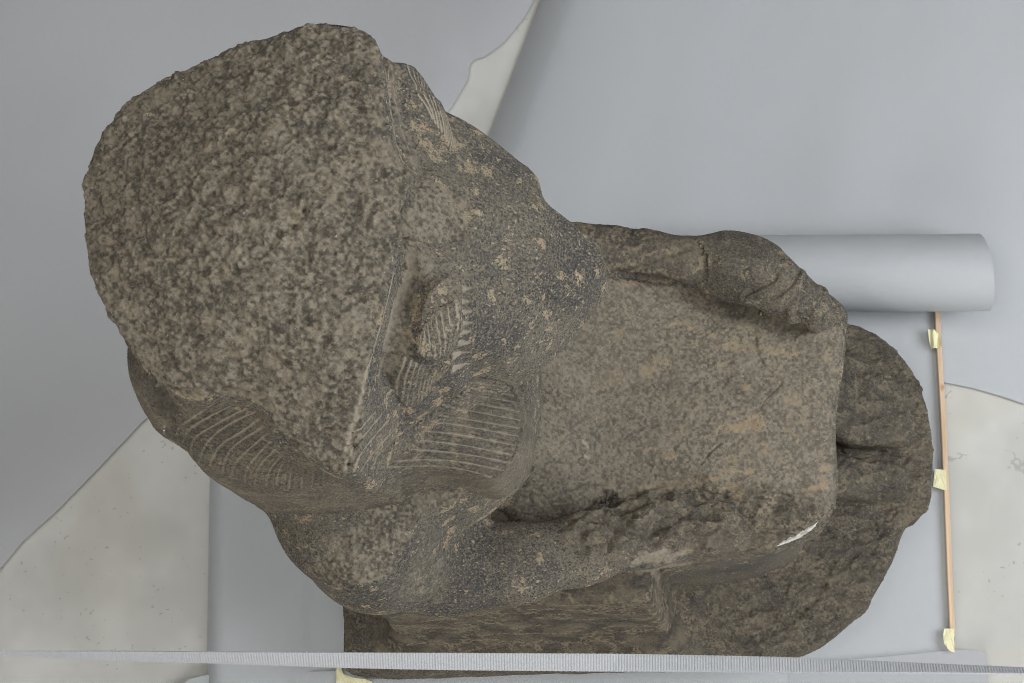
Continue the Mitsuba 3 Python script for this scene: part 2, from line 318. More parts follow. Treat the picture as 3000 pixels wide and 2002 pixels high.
# the fold of the muzzle: a lip that stands proud of the chin below it
fold = at([(1584, 562, 1.578), (1612, 640, 1.585), (1636, 700, 1.582), (1640, 750, 1.577), (1624, 800, 1.570), (1607, 850, 1.560), (1600, 890, 1.552), (1584, 940, 1.542), (1565, 985, 1.532), (1546, 1040, 1.512)])
fold_tree = cKDTree(resample(fold, 200)[:, :2])
inner = at([(1470, 1070, 1.53), (1420, 1000, 1.60), (1410, 800, 1.67), (1430, 620, 1.68), (1510, 500, 1.625), (1534, 474, 1.605), (1576, 520, 1.592)])
prism('face', np.vstack([fold, inner])[:, :2], lambda q: face_h(q) + .018 * np.clip(1 - fold_tree.query(q)[0] / .055, 0, 1) ** 1.5 - .003, 1.45, k=.003, edge=.007, lim=(1.45, 1.75))
# lappets of the wig on the chest
lp = at([(1090, 1372, 1.42), (1180, 1270, 1.40), (1260, 1195, 1.38), (1340, 1140, 1.355), (1420, 1107, 1.335), (1482, 1116, 1.32), (1522, 1152, 1.31), (1541, 1220, 1.30), (1536, 1300, 1.295), (1502, 1368, 1.295), (1440, 1414, 1.295), (1370, 1400, 1.31), (1300, 1385, 1.325), (1230, 1384, 1.34), (1150, 1396, 1.37), (1060, 1412, 1.41)])
lap2 = height(at([(1100, 1370, 1.45), (1180, 1320, 1.425), (1260, 1260, 1.40), (1350, 1180, 1.37), (1430, 1130, 1.345), (1500, 1180, 1.32), (1520, 1250, 1.312), (1450, 1250, 1.345), (1350, 1290, 1.37), (1480, 1350, 1.318), (1400, 1370, 1.33), (1280, 1370, 1.35), (1180, 1380, 1.39), (1250, 1330, 1.39)]))
prism('wig_lappet', chaikin(lp, 2), lambda q: lap2(q) + .010, 1.13, k=.005, edge=.007, lim=(1.25, 1.5))
prism('wig_lappet_001', chaikin(mirrored(lp), 2), lambda q: lap2(np.stack([q[:, 0], 2 * AXIS - q[:, 1]], 1)) + .010, 1.13, k=.005, edge=.007, lim=(1.25, 1.5))
# the broken top
cp = at([(958, 70), (1060, 84), (1104, 120), (1121, 175), (1136, 300), (1150, 400), (1170, 480), (1222, 512), (1236, 560), (1196, 640), (1176, 720), (1152, 800), (1130, 900), (1102, 990), (1080, 1070), (1050, 1200), (1006, 1332), (978, 1348), (925, 1344), (858, 1312), (800, 1250), (770, 1192),
         (705, 1152), (600, 1158), (520, 1158), (430, 1100), (372, 1032), (345, 970), (272, 835), (252, 720), (240, 620), (262, 500), (292, 410), (350, 340), (460, 245), (600, 200), (700, 145), (820, 118), (882, 84)], 1.79)
crown_h = height(at([(700, 600, 1.846), (500, 600, 1.842), (900, 600, 1.845), (1080, 600, 1.825), (1150, 700, 1.805), (1050, 900, 1.815), (980, 1100, 1.795), (960, 1300, 1.735), (860, 1250, 1.755), (760, 1120, 1.785), (560, 1100, 1.79), (450, 1030, 1.79), (380, 900, 1.808),
                     (300, 700, 1.815), (255, 640, 1.80), (320, 450, 1.815), (440, 320, 1.815), (640, 240, 1.82), (800, 180, 1.822), (960, 110, 1.81), (1080, 150, 1.805), (1110, 300, 1.815), (1130, 450, 1.818), (800, 350, 1.845), (700, 900, 1.83)]))
prism('broken_crown', chaikin(cp, 1), crown_h, 1.55, k=.003, edge=.012, lim=(1.70, 1.87))


def surface_nets(f):
    s = f < 0
    c = [slice(None, -1), slice(1, None)]
    cnt = sum(s[c[i], c[j], c[k]].astype(np.int8) for i in (0, 1) for j in (0, 1) for k in (0, 1))
    cells = np.argwhere((cnt > 0) & (cnt < 8))
    vid = np.full(cnt.shape, -1, np.int32); vid[tuple(cells.T)] = np.arange(len(cells))
    acc, num = np.zeros((len(cells), 3)), np.zeros(len(cells))
    corners = [(i, j, k) for i in (0, 1) for j in (0, 1) for k in (0, 1)]
    val = {o: f[cells[:, 0] + o[0], cells[:, 1] + o[1], cells[:, 2] + o[2]] for o in corners}
    for a in corners:
        for d in range(3):
            if a[d] == 0:
                b = list(a); b[d] = 1; b = tuple(b)
                va, vb = val[a], val[b]; m = (va < 0) != (vb < 0)
                t = va[m] / (va[m] - vb[m])
                p = np.repeat(np.array(a, float)[None], m.sum(), 0); p[:, d] = t
                acc[m] += p; num[m] += 1
    verts = cells + acc / num[:, None]
    faces = []
    for d in range(3):
        u, w = (d + 1) % 3, (d + 2) % 3
        lo = [slice(1, -1)] * 3; lo[d] = slice(0, -1)
        hi = list(lo); hi[d] = slice(1, None)
        e = s[tuple(lo)] != s[tuple(hi)]
        idx = np.argwhere(e); off = np.ones(3, int); off[d] = 0
        idx = idx + off
        ins = s[tuple(idx.T)]
        q = []
        for (a, b) in ((0, 0), (1, 0), (1, 1), (0, 1)):
            j = idx.copy(); j[:, u] -= a; j[:, w] -= b
            q.append(vid[tuple(j.T)])
        q = np.stack(q, 1)
        q[~ins] = q[~ins][:, ::-1]
        faces.append(q)
    q = np.vstack(faces); q = q[(q >= 0).all(1)]
    v = verts * VOX + np.array([ax[0][0], ax[1][0], ax[2][0]])
    return v, np.vstack([q[:, [0, 1, 2]], q[:, [0, 2, 3]]]), cells


V, T3, cells = surface_nets(F)
vlab = L[tuple((cells + 0).T)]
keep = V[T3][:, :, 2].min(1) > -.004
T3 = T3[keep]
mesh = trimesh.Trimesh(V, T3, process=False)
trimesh.smoothing.filter_taubin(mesh, lamb=.5, nu=.52, iterations=6)
V = np.array(mesh.vertices); V[:, 2] = np.maximum(V[:, 2], .005)
mesh = trimesh.Trimesh(V, T3, process=False)
if (mesh.face_normals[:, 2] * 1.0)[V[T3][:, :, 2].mean(1) > 1.7].mean() < 0:
    T3 = T3[:, ::-1]; mesh = trimesh.Trimesh(V, T3, process=False)


def cast(px):
    """places measured in the photograph -> points on the carved surface"""
    d = rays(px); d /= np.linalg.norm(d, axis=1, keepdims=True)
    loc, ir, _ = mesh.ray.intersects_location(np.repeat(EYE[None], len(d), 0), d, multiple_hits=False)
    return loc[np.argsort(ir)]


# ---- carved lines: stripes of the wig, hair in the ears, the pointed ruff, cracks
LINES = []                                      # (points on the surface, half width, depth, dust and painted pale tone)


def groove(px, w=.0016, depth=.0018, dust=.5, taper=False):
    p = chaikin(px, 2, closed=False)
    seg = np.linalg.norm(np.diff(p, axis=0), axis=1); t = np.r_[0, np.cumsum(seg)]
    u = np.linspace(0, t[-1], max(int(t[-1] / 2.5), 3))
    q = np.stack([np.interp(u, t, p[:, 0]), np.interp(u, t, p[:, 1])], 1)
    c = cast(q)
    if len(c) > 1: LINES.append((c, np.linspace(w, w * .15, len(c)) if taper else np.full(len(c), w), depth, dust))


def Zm(x0, y0, k):
    return lambda *p: [(x0 + a / k, y0 + b / k) for a, b in p]


def fan(a, b, n, bow=0.0, **kw):
    """n lines from curve a to curve b"""
    def along(c):
        c = np.asarray(c, float); t = np.r_[0, np.cumsum(np.linalg.norm(np.diff(c, axis=0), axis=1))]
        u = np.linspace(0, t[-1], n); return np.stack([np.interp(u, t, c[:, 0]), np.interp(u, t, c[:, 1])], 1)
    for p, q in zip(along(a), along(b)):
        m = (p + q) / 2 + np.array([q[1] - p[1], p[0] - q[0]]) * bow
        groove([p, m, q], **kw)


z = Zm(300, 1000, 2.35)
for l in (z((770, 430), (540, 580), (500, 640), (520, 690)), z((880, 450), (600, 590), (550, 700), (555, 740)), z((990, 465), (690, 620), (610, 700), (610, 790)), z((1050, 490), (830, 590), (700, 720), (665, 840)), z((1080, 540), (950, 630), (800, 720), (740, 860)),
          z((1110, 585), (930, 700), (850, 790), (830, 890)), z((1140, 635), (1000, 750), (910, 840), (890, 930)), z((1160, 690), (1060, 790), (980, 900), (980, 980)), z((1190, 745), (1060, 880), (1050, 990)), z((1230, 790), (1140, 900), (1130, 1000)),
          z((1240, 850), (1210, 900), (1205, 1000)), z((1300, 880), (1285, 1010)), z((1380, 895), (1370, 1010)), z((1450, 900), (1445, 1000)), z((1530, 890), (1520, 990)), z((1610, 870), (1590, 960), (1600, 990)),
          z((1880, 490), (1700, 690), (1660, 800)), z((1930, 500), (1690, 790), (1670, 930)), z((1990, 520), (1770, 780), (1735, 900)), z((2060, 555), (1840, 800), (1780, 900)), z((2130, 590), (1900, 800), (1860, 870))):
    groove(l, .0016, .0006, 1.15)
z = Zm(1000, 1000, 2.611)
for l in (z((970, 310), (1160, 335), (1300, 358)), z((900, 342), (1100, 375), (1330, 415)), z((850, 380), (1000, 410), (1370, 470)), z((800, 430), (1000, 470), (1380, 540)), z((760, 485), (1000, 535), (1385, 605)), z((720, 560), (950, 595), (1385, 668)),
          z((690, 612), (950, 650), (1375, 730)), z((650, 690), (900, 712), (1340, 800)), z((610, 760), (900, 790), (1310, 872)), z((540, 830), (800, 845), (1100, 890), (1300, 938)), z((340, 925), (600, 905), (900, 915), (1245, 992)), z((230, 970), (450, 962), (700, 955), (950, 980), (1165, 1045))):
    groove(l, .0014, .0009, 1.)
groove(z((980, 285), (1180, 300), (1310, 362), (1385, 480), (1392, 600), (1380, 720), (1300, 940), (1160, 1058), (1080, 1070)), .0022, .0035, .0)
groove(z((1010, 300), (1170, 318), (1290, 372), (1360, 480), (1366, 600), (1356, 720), (1280, 920), (1150, 1035)), .0012, .0014, .4)
fan(z((560, 640), (740, 470)), z((640, 790), (720, 620)), 6, w=.0008, depth=.0005, dust=1.)                # fan of hair where lappet and wig meet
fan(z((300, 850), (560, 640)), z((330, 900), (640, 780)), 9, w=.0008, depth=.0006, dust=1.)
groove(z((900, 345), (700, 560), (560, 640), (250, 920)), .003, .003, .3)
z = Zm(1000, 600, 2.611)
KW = dict(w=.0008, depth=.0007, dust=1.25)
fan(z((600, 985), (690, 890), (780, 820), (850, 780), (885, 860)), z((572, 1112), (640, 1122), (720, 1125), (800, 1135), (868, 1070)), 10, .05, **KW)
fan(z((505, 1190), (600, 1210), (700, 1215), (810, 1170)), z((420, 1460), (490, 1515), (570, 1515), (660, 1430), (740, 1300)), 11, -.02, w=.0010, depth=.0011, dust=1.4)
for i, yy in enumerate((645, 742, 822, 908, 978, 1062, 1142, 1222)):
    x0 = 905 if i < 6 else 850 - 20 * (i - 6)
    for o in (-16, -6, 6, 16):
        groove(z((x0, yy + o), (x0 + 60, yy + o * .5 - 2), (1010, yy - 8)), .0024, .0010, 1.2, taper=True)
groove(z((1040, 690), (1030, 900), (1030, 1100)), .0012, .0008, .3)
groove(z((545, 1135), (620, 1170), (700, 1186), (770, 1172), (845, 1120)), .0034, .0055, .0)                # under the lobe of the ear
groove(z((1585, 640), (1570, 760), (1530, 880), (1475, 1000), (1430, 1110)), .003, .0030, .2)
groove(z((1600, 630), (1440, 680), (1330, 700)), .004, .002, .1)
groove([(1153, 800), (1132, 900), (1104, 990), (1082, 1070), (1052, 1200), (1010, 1330)], .0020, .0, 1.25)
groove([(1112, 135), (1126, 180), (1141, 300), (1155, 400), (1176, 478), (1222, 512)], .0018, .0, 1.1)
groove([(1208, 760), (1178, 850), (1157, 920), (1137, 1000), (1116, 1085)], .007, .0, .62)  # dusty band; the gutter's highlight is painted into its pale colour
groove([(1150, 190), (1162, 300), (1184, 390), (1212, 470)], .007, .0, .6)  # same on the far side: dust plus a painted highlight
groove([(1236, 522), (1216, 570), (1202, 640), (1186, 690)], .005, .007, .0)
for q_ in ([(553, 264), (560, 268)], [(567, 270), (573, 269)], [(556, 278), (560, 286)], [(566, 340), (570, 342)], [(1708, 1292), (1714, 1302)], [(1716, 1300), (1721, 1310)], [(1714, 1336), (1724, 1342)], [(1500, 1717), (1520, 1720)], [(1524, 1723), (1548, 1721)]):
    groove(q_, .0014, .0, 1.3)
groove([(800, 225), (880, 235), (940, 262), (1010, 275)], .0030, .0028, .0)
groove([(345, 470), (332, 560), (334, 660), (322, 740)], .007, .0035, .0)
groove([(480, 575), (590, 588), (690, 598), (770, 592)], .0035, .0025, .0)
groove([(900, 640), (905, 720), (880, 790)], .004, .003, .0)
STROKES = [([(1205, 735), (1188, 830), (1176, 930), (1160, 1030)], .011, .009), ([(1165, 1010), (1150, 1080), (1136, 1140), (1130, 1190)], .015, .012), ([(1172, 190), (1185, 300), (1212, 400), (1240, 470)], .011, .007)]
groove(z((430, 285), (560, 300), (700, 322), (830, 350)), .005, .006, .1)                                   # lower edge of the broken brow
z = Zm(1000, 100, 2.611)
fan(z((500, 190), (560, 200), (610, 260), (660, 320), (710, 410)), z((565, 425), (600, 430), (650, 450), (690, 470), (725, 480)), 9, .02, w=.0011, depth=.0010, dust=1.4)
fan(z((580, 470), (640, 480), (700, 510), (760, 560), (800, 600)), z((680, 650), (730, 740), (770, 800), (815, 900), (850, 870)), 9, .04, **{**KW, 'w': .0012, 'dust': 1.4})
for l in (z((770, 560), (860, 660), (960, 700)), z((800, 600), (880, 700), (1000, 762)), z((820, 640), (870, 750), (990, 850)), z((880, 780), (950, 840), (1030, 880)), z((890, 860), (930, 905), (1010, 945)), z((895, 940), (950, 990), (1020, 1030))):
    groove(l, .0022, .0018, .6, taper=True)
groove(z((565, 432), (640, 460), (745, 520)), .0014, .0012, .4)
z = Zm(1700, 600, 2.611)
groove(z((340, 525), (500, 570), (720, 600), (850, 690), (1040, 770), (1240, 800), (1400, 860), (1540, 945), (1680, 955)), .009, .012, .0)   # hollow between hand and lap
groove(z((1240, 705), (1380, 625), (1470, 590), (1500, 540), (1440, 480)), .0032, .0036, .1)
groove(z((1240, 725), (1380, 752), (1600, 650), (1680, 500)), .0032, .0036, .1)
groove(z((1560, 860), (1570, 770), (1690, 700), (1740, 540)), .0032, .0036, .1)
groove(z((1650, 890), (1690, 700), (1740, 600)), .0032, .0036, .1)
groove(z((1840, 960), (1870, 850), (1862, 620)), .0032, .0036, .1)
groove(z((345, 515), (480, 480), (620, 400), (840, 330)), .004, .003, .2)
groove(z((1340, 1020), (1360, 1150), (1440, 1280), (1530, 1320), (1545, 1370), (1490, 1410)), .0018, .003, .0)      # cracks in the lap
groove(z((1510, 1400), (1400, 1500), (1380, 1560)), .0015, .002, .0)
z = Zm(1700, 1300, 1.808)
groove(z((740, 0), (680, 50), (640, 110)), .002, .003, .0)
groove(z((120, 320), (260, 270), (400, 225), (560, 190), (640, 180)), .005, .003, .0)
groove(z((450, 390), (600, 375), (740, 345)), .002, .003, .0)
groove([(790, 1195), (760, 1160), (700, 1148), (600, 1152), (520, 1150)], .005, .004, .2)


def vnormals(v, f):
    n = np.zeros_like(v); fn = np.cross(v[f[:, 1]] - v[f[:, 0]], v[f[:, 2]] - v[f[:, 0]])
    for k in range(3):
        for c in range(3): n[:, c] += np.bincount(f[:, k], fn[:, c], len(v))
    return n / np.maximum(np.linalg.norm(n, axis=1, keepdims=True), 1e-12)


def refine(v, f, lab, sel):
    """splits the chosen triangles in four"""
    g = f[sel]
    e = np.sort(np.vstack([g[:, [0, 1]], g[:, [1, 2]], g[:, [2, 0]]]), 1)
    key, inv = np.unique(e[:, 0].astype(np.int64) * len(v) + e[:, 1], return_inverse=True)
    a, b = key // len(v), key % len(v)
    mid = np.arange(len(key)) + len(v)
    m = mid[inv].reshape(3, -1).T
    new = np.vstack([np.stack([g[:, 0], m[:, 0], m[:, 2]], 1), np.stack([m[:, 0], g[:, 1], m[:, 1]], 1), np.stack([m[:, 2], m[:, 1], g[:, 2]], 1), m])
    return np.vstack([v, (v[a] + v[b]) / 2]), np.vstack([f[~sel], new]), np.concatenate([lab, lab[a]])


toward = np.array([.05, -.25, 1.0]); toward /= np.linalg.norm(toward)
lab = vlab
n0 = vnormals(V, T3)
sel = (n0[T3].mean(1) @ toward) > -.12
V, T3, lab = refine(V, T3, lab, sel)
n0 = vnormals(V, T3)
sel = ((n0[T3].mean(1) @ toward) > .05) & (V[T3][:, :, 2].mean(1) > .74)
V, T3, lab = refine(V, T3, lab, sel)
# fine lines need a finer surface round them
thin = np.vstack([l[0] for l in LINES if l[3] >= .8 and l[1][0] < .002])
n0 = vnormals(V, T3); cen = V[T3].mean(1)
sel = np.zeros(len(T3), bool); tt = np.flatnonzero((n0[T3].mean(1) @ toward > -.1) & (cen[:, 2] > 1.2))
sel[tt] = cKDTree(thin).query(cen[tt], distance_upper_bound=.0032)[0] < .0032
V, T3, lab = refine(V, T3, lab, sel)
N = vnormals(V, T3)
# soften the stair steps that the refinement leaves
m2 = trimesh.Trimesh(V, T3, process=False)
trimesh.smoothing.filter_taubin(m2, lamb=.5, nu=.52, iterations=8); V = np.array(m2.vertices); V[:, 2] = np.maximum(V[:, 2], .005)
N = vnormals(V, T3)

# ---- masks of the broken places
def region(pts, z0, z1, soft=.012, jitter=.012):
    """0..1 inside an outline laid on the surface"""
    c = cast(pts); c = c[(c[:, 2] > z0 - .02) & (c[:, 2] < z1 + .02)]
    p = V[:, :2] + jitter * (np.stack([meshkit.fbm(V * 60, 2, 5), meshkit.fbm(V * 60, 2, 8)], 1) - .5) * 2
    out = np.zeros(len(V))
    near = (V[:, 2] > z0) & (V[:, 2] < z1) & (p > c[:, :2].min(0) - .05).all(1) & (p < c[:, :2].max(0) + .05).all(1)
    out[near] = np.clip(.5 - poly_sdf(c[:, :2], p[near, 0], p[near, 1]) / soft, 0, 1)
    return out


is_ = lambda *k: np.isin(lab, [PID[q] for q in k])
up = N[:, 2]
crown = is_('broken_crown') * np.clip((up - .05) / .4, 0, 1)
uraeus = region([(1215, 530), (1240, 505), (1300, 530), (1350, 560), (1375, 600), (1370, 680), (1345, 715), (1250, 705), (1190, 690), (1185, 660), (1205, 600)], 1.6, 1.9, .006, .006) * is_('face', 'broken_crown')
shoulder = region([(1150, 1425), (1215, 1445), (1215, 1530), (1195, 1620), (1130, 1690), (1080, 1722), (1000, 1725), (930, 1690), (905, 1665), (1000, 1580), (1090, 1480)], 1.1, 1.3) * is_('right_arm', 'torso')
lapm = is_('legs', 'torso') * np.clip((up - .2) / .4, 0, 1)
band = region([(1660, 1600), (1720, 1500), (1900, 1440), (2100, 1410), (2300, 1430), (2420, 1460), (2400, 1540), (2300, 1590), (2100, 1600), (1900, 1610), (1760, 1650)], .6, .95, .03) * is_('legs', 'right_arm')
rear = region([(352, 1000), (400, 1050), (450, 1120), (510, 1160), (505, 1240), (520, 1300), (470, 1275), (405, 1225), (362, 1090)], 1.4, 1.8, .01) * is_('wig')
plinth = is_('base', 'foot', 'throne').astype(float)

plinth = is_('base', 'foot', 'foot_001', 'throne').astype(float)
fararm = is_('left_arm').astype(float)

lx = np.vstack([l[0] for l in LINES]); lw = np.concatenate([l[1] for l in LINES]); ld = np.concatenate([np.full(len(l[0]), l[2]) for l in LINES]); lu = np.concatenate([np.full(len(l[0]), l[3]) for l in LINES])
tree = cKDTree(lx)
cand = np.flatnonzero((N @ toward) > -.2)
G, GD = np.zeros(len(V)), np.zeros(len(V))
dist, idx = tree.query(V[cand], k=3, distance_upper_bound=.035)
for k in range(3):
    ok = np.isfinite(dist[:, k]); d_, j_ = dist[ok, k], idx[ok, k]
    e_ = np.exp(-(d_ / lw[j_]) ** 2)
    t_ = cand[ok]
    G[t_] = np.where(np.abs(ld[j_] * e_) > np.abs(G[t_]), ld[j_] * e_, G[t_]); GD[t_] = np.maximum(GD[t_], lu[j_] * np.exp(-(d_ / (lw[j_] * 1.15)) ** 2))


# ---- broad hollows between the broken edge and the ears
HOL = np.zeros(len(V))
for path_, w_, dep_ in STROKES:
    c_ = cast(resample(path_, 60)); dd_, _i = cKDTree(c_).query(V, distance_upper_bound=.05)
    ok = np.isfinite(dd_); HOL[ok] = np.maximum(HOL[ok], dep_ * np.exp(-(dd_[ok] / w_) ** 2))
HOL *= is_('face', 'wig')
HOL -= .005 * region([(2010, 735), (2060, 705), (2120, 682), (2230, 694), (2264, 722), (2272, 800), (2190, 862), (2060, 838)], .75, .95, .035, .004) * is_('hand')
HOL -= .009 * region([(1245, 850), (1218, 960), (1214, 1025), (1240, 1048), (1275, 1052), (1318, 1036), (1346, 960), (1346, 850), (1300, 800)], 1.5, 1.8, .006, .0) * is_('face')
HOL -= .005 * region([(1192, 1062), (1160, 1140), (1172, 1182), (1222, 1186), (1272, 1150), (1302, 1080), (1310, 1055), (1260, 1060)], 1.5, 1.8, .008, .0) * is_('face')
HOL -= .005 * region([(1196, 178), (1214, 174), (1282, 300), (1326, 430), (1312, 445), (1276, 395), (1236, 300), (1204, 235)], 1.5, 1.82, .008, .0) * is_('face')


# ---- relief
def bump(scale, octaves, seed, stretch=(1, 1, 1)):
    return meshkit.fbm(V * (np.array(stretch) / scale), octaves, seed) - .5


wob = np.stack([bump(.03, 2, 41), bump(.03, 2, 42), bump(.03, 2, 43)], 1) * .02
lump = meshkit.fbm((V + wob) / .034, 3, 3); ridge = 1 - np.abs(meshkit.fbm((V + wob) * np.array([.55, 1.3, 1]) / .030, 3, 9) * 2 - 1)
fine = bump(.0075, 2, 4); pits = np.clip(meshkit.noise(V / .0075, 21) - .62, 0, 1)
D = np.zeros(len(V))
D += crown * ((np.clip(lump, .3, .75) - .5) * .010 + fine * .0100 - pits * .010 + bump(.0035, 1, 31) * .0036)
D += uraeus * (-.007 + (lump - .5) * .012 + bump(.006, 2, 6, (2, 1, 1)) * .005)
D += shoulder * (-.003 + bump(.03, 2, 7, (1, .6, 1)) * .007 + bump(.007, 2, 8, (1.5, 1, 1)) * .0048)
D += lapm * (1 - band) * (bump(.05, 3, 10) * .007 + fine * .0030 + bump(.0045, 1, 32) * .0018)
D += band * ((ridge - .72) * .036 + (lump - .5) * .016 + fine * .006)
D += rear * (-.004 + (lump - .5) * .02 + fine * .003)
eros = np.clip((V[:, 0] - .02) / .06, 0, 1) * is_('base', 'foot', 'foot_001') * np.clip(up * 2 - .4, 0, 1)
D += eros * ((ridge - .72) * .019 + (meshkit.fbm((V + wob) / .045, 3, 14) - .5) * .013 + fine * .006)
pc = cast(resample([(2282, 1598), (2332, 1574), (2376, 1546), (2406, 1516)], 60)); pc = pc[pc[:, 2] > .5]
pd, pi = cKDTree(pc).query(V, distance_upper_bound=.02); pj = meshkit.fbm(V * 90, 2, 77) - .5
white_mask = np.where(np.isfinite(pd), np.clip(.5 - (pd - .0100 * np.sin(np.pi * np.clip(pi / len(pc) * .9 + .08, 0, 1)) + pj * .0015) / .002, 0, 1), 0)
worn = region([(1840, 1640), (1880, 1612), (1960, 1600), (2040, 1606), (2050, 1618), (1990, 1640), (1900, 1660)], .5, .9, .008, .01)
D *= 1 - np.maximum(white_mask, worn * .7)
D += plinth * (bump(.05, 3, 15) * .006 + fine * .0016)
D += fararm * (bump(.02, 3, 16, (1, .5, 1)) * .008 + fine * .003) * np.clip((-.03 - V[:, 0]) / .03, 0, 1)
edge_ = is_('base') * np.clip(1 - np.abs(up - .5) * 2, 0, 1)
D += edge_ * bump(.04, 3, 17) * .02
smooth_ = is_('face', 'wig', 'wig_lappet', 'right_arm', 'hand', 'finger')
D += smooth_ * (bump(.06, 2, 18) * .003 + bump(.010, 2, 19) * .0006)
V = V + N * (D - G - HOL)[:, None]
V[:, 2] = np.maximum(V[:, 2], .005)
N = vnormals(V, T3)

# ---- wear (u) and brown weathering (v) of the surface
dusty = np.clip(crown + uraeus * .95 + shoulder + lapm * .92 + band * .38 + rear * .5 + fararm * .35, 0, 1)
gutter = region([(1150, 720), (1190, 705), (1330, 735), (1345, 770), (1290, 810), (1236, 850), (1208, 950), (1204, 1045), (1165, 1060), (1150, 1190), (1100, 1190), (1062, 1180), (1110, 980), (1150, 800)], 1.5, 1.82, .02, .006) * is_('face')
elbow = region([(1228, 1452), (1262, 1474), (1300, 1560), (1328, 1680), (1326, 1775), (1200, 1790), (1010, 1742), (1090, 1722), (1190, 1640), (1222, 1560)], .85, 1.3, .02, .006) * is_('right_arm', 'torso')
dusty = np.maximum(dusty, elbow * .5)
dusty = np.maximum(np.maximum(dusty, worn), gutter * .40)
dusty = np.clip(dusty + np.clip(HOL, 0, 1) / .008 * .5, 0, 1)
dusty = np.clip(dusty + .45 * worn + .24 * lapm * (1 - band) + 1.6 * GD * (1 - .6 * crown), 0, 2)
brown = np.clip(plinth * .6 + is_('throne') * .4 + band * .55 + fararm * .8 + rear * .5 + is_('wig') * .5 + is_('wig_lappet') * .45 + lapm * .15 + is_('hand', 'finger', 'finger_001', 'finger_002', 'finger_003') * .25, 0, 1)
UV = np.stack([dusty, brown], 1)

# ears get a name of their own
er = region([(1155, 740), (1200, 715), (1290, 830), (1350, 870), (1345, 1060), (1300, 1150), (1200, 1215), (1110, 1200), (1140, 950)], 1.5, 1.8, .004, .0) > .5
lab = lab.copy(); lab[er & is_('face')] = PID['ear']
er = region([(1130, 165), (1180, 158), (1220, 180), (1280, 300), (1330, 440), (1290, 470), (1235, 500), (1180, 470), (1150, 330)], 1.5, 1.82, .004, .0) > .5
lab[er & is_('face')] = PID['ear_001']

pf = np.flatnonzero((white_mask[T3].min(1) > .5) & np.isin(lab[T3[:, 0]], [PID['legs'], PID['right_arm']]))
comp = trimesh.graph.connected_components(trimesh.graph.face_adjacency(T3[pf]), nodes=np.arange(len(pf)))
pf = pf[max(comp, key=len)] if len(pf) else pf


def biggest(face_ids):
    cc = trimesh.graph.connected_components(trimesh.graph.face_adjacency(T3[face_ids]), nodes=np.arange(len(face_ids)))
    return face_ids[max(cc, key=len)]


STATUE = thing('stone_statue', 'dark speckled stone seated lion-headed statue with broken head top, standing on grey paper', 'statue')
PL_LABEL = {'white_patch': 'white patch under the edge of the lap', 'broken_crown': 'rough broken top of the head', 'wig_lappet': 'striped wig lappet with rounded end on the chest', 'hand': 'worn fist with curled fingers on the lap', 'base': 'eroded dark plinth with broken rounded front'}
flab = lab[T3[:, 0]]; flab[pf] = PID['white_patch']
for q in ('ear', 'ear_001'):
    ids = np.flatnonzero(flab == PID[q]); big = biggest(ids); flab[np.setdiff1d(ids, big)] = PID['face']
for name in PARTS:
    f = T3[flab == PID[name]]
    if len(f) < 4: continue
    ids, inv = np.unique(f, return_inverse=True)
    key = f'{STATUE}__hand__{name}' if name.startswith('finger') else f'{STATUE}__{name}'
    put(key, trimesh.Trimesh(V[ids], inv.reshape(-1, 3), process=False), 'patch_white' if name == 'white_patch' else 'stone', normals=N[ids], uv=UV[ids])
    if name in PL_LABEL: labels[key] = {'label': PL_LABEL[name]}
print('statue triangles', len(T3))


# ------------------------------------------------------------------ floor and papers
def plate(poly, thick, z0=0.0):
    from shapely.geometry import Polygon
    m = trimesh.creation.extrude_polygon(Polygon(np.asarray(poly)[:, :2]), thick, engine='earcut'); m.apply_translation([0, 0, z0]); return m


def grid_mesh(P):
    n, m = P.shape[:2]
    i = np.arange(n * m).reshape(n, m)
    q = np.stack([i[:-1, :-1], i[1:, :-1], i[1:, 1:], i[:-1, 1:]], -1).reshape(-1, 4)
    t = trimesh.Trimesh(P.reshape(-1, 3), np.vstack([q[:, [0, 1, 2]], q[:, [0, 2, 3]]]), process=False)
    if t.face_normals[:, 2].mean() < 0: t.invert()
    return t


def sheet(key, a, b, zfn, label, mat='paper_grey', n=160, m=160, rag=0.0, category='paper sheet'):
    """a paper sheet between two edge curves measured on the floor; zfn(distance from edge a, distance from edge b, points) lifts it"""
    A, B = resample(at(a, 0.0)[:, :2], n), resample(at(b, 0.0)[:, :2], n)
    if rag: A = A + rag * (np.stack([meshkit.fbm(np.c_[A * 40, np.zeros(n)], 4, s) for s in (1, 2)], 1) - .5)
    w = np.linspace(0, 1, m) ** 2; w = np.minimum(w, 1)
    P = A[:, None] * (1 - w[:, None]) + B[:, None] * w[:, None]
    da = np.linalg.norm(P - A[:, None], axis=2); db = np.linalg.norm(P - B[:, None], axis=2)
    Z = zfn(da, db, P)
    put(key, grid_mesh(np.dstack([P, Z])), mat, smooth=True)
    thing(key, label, category)


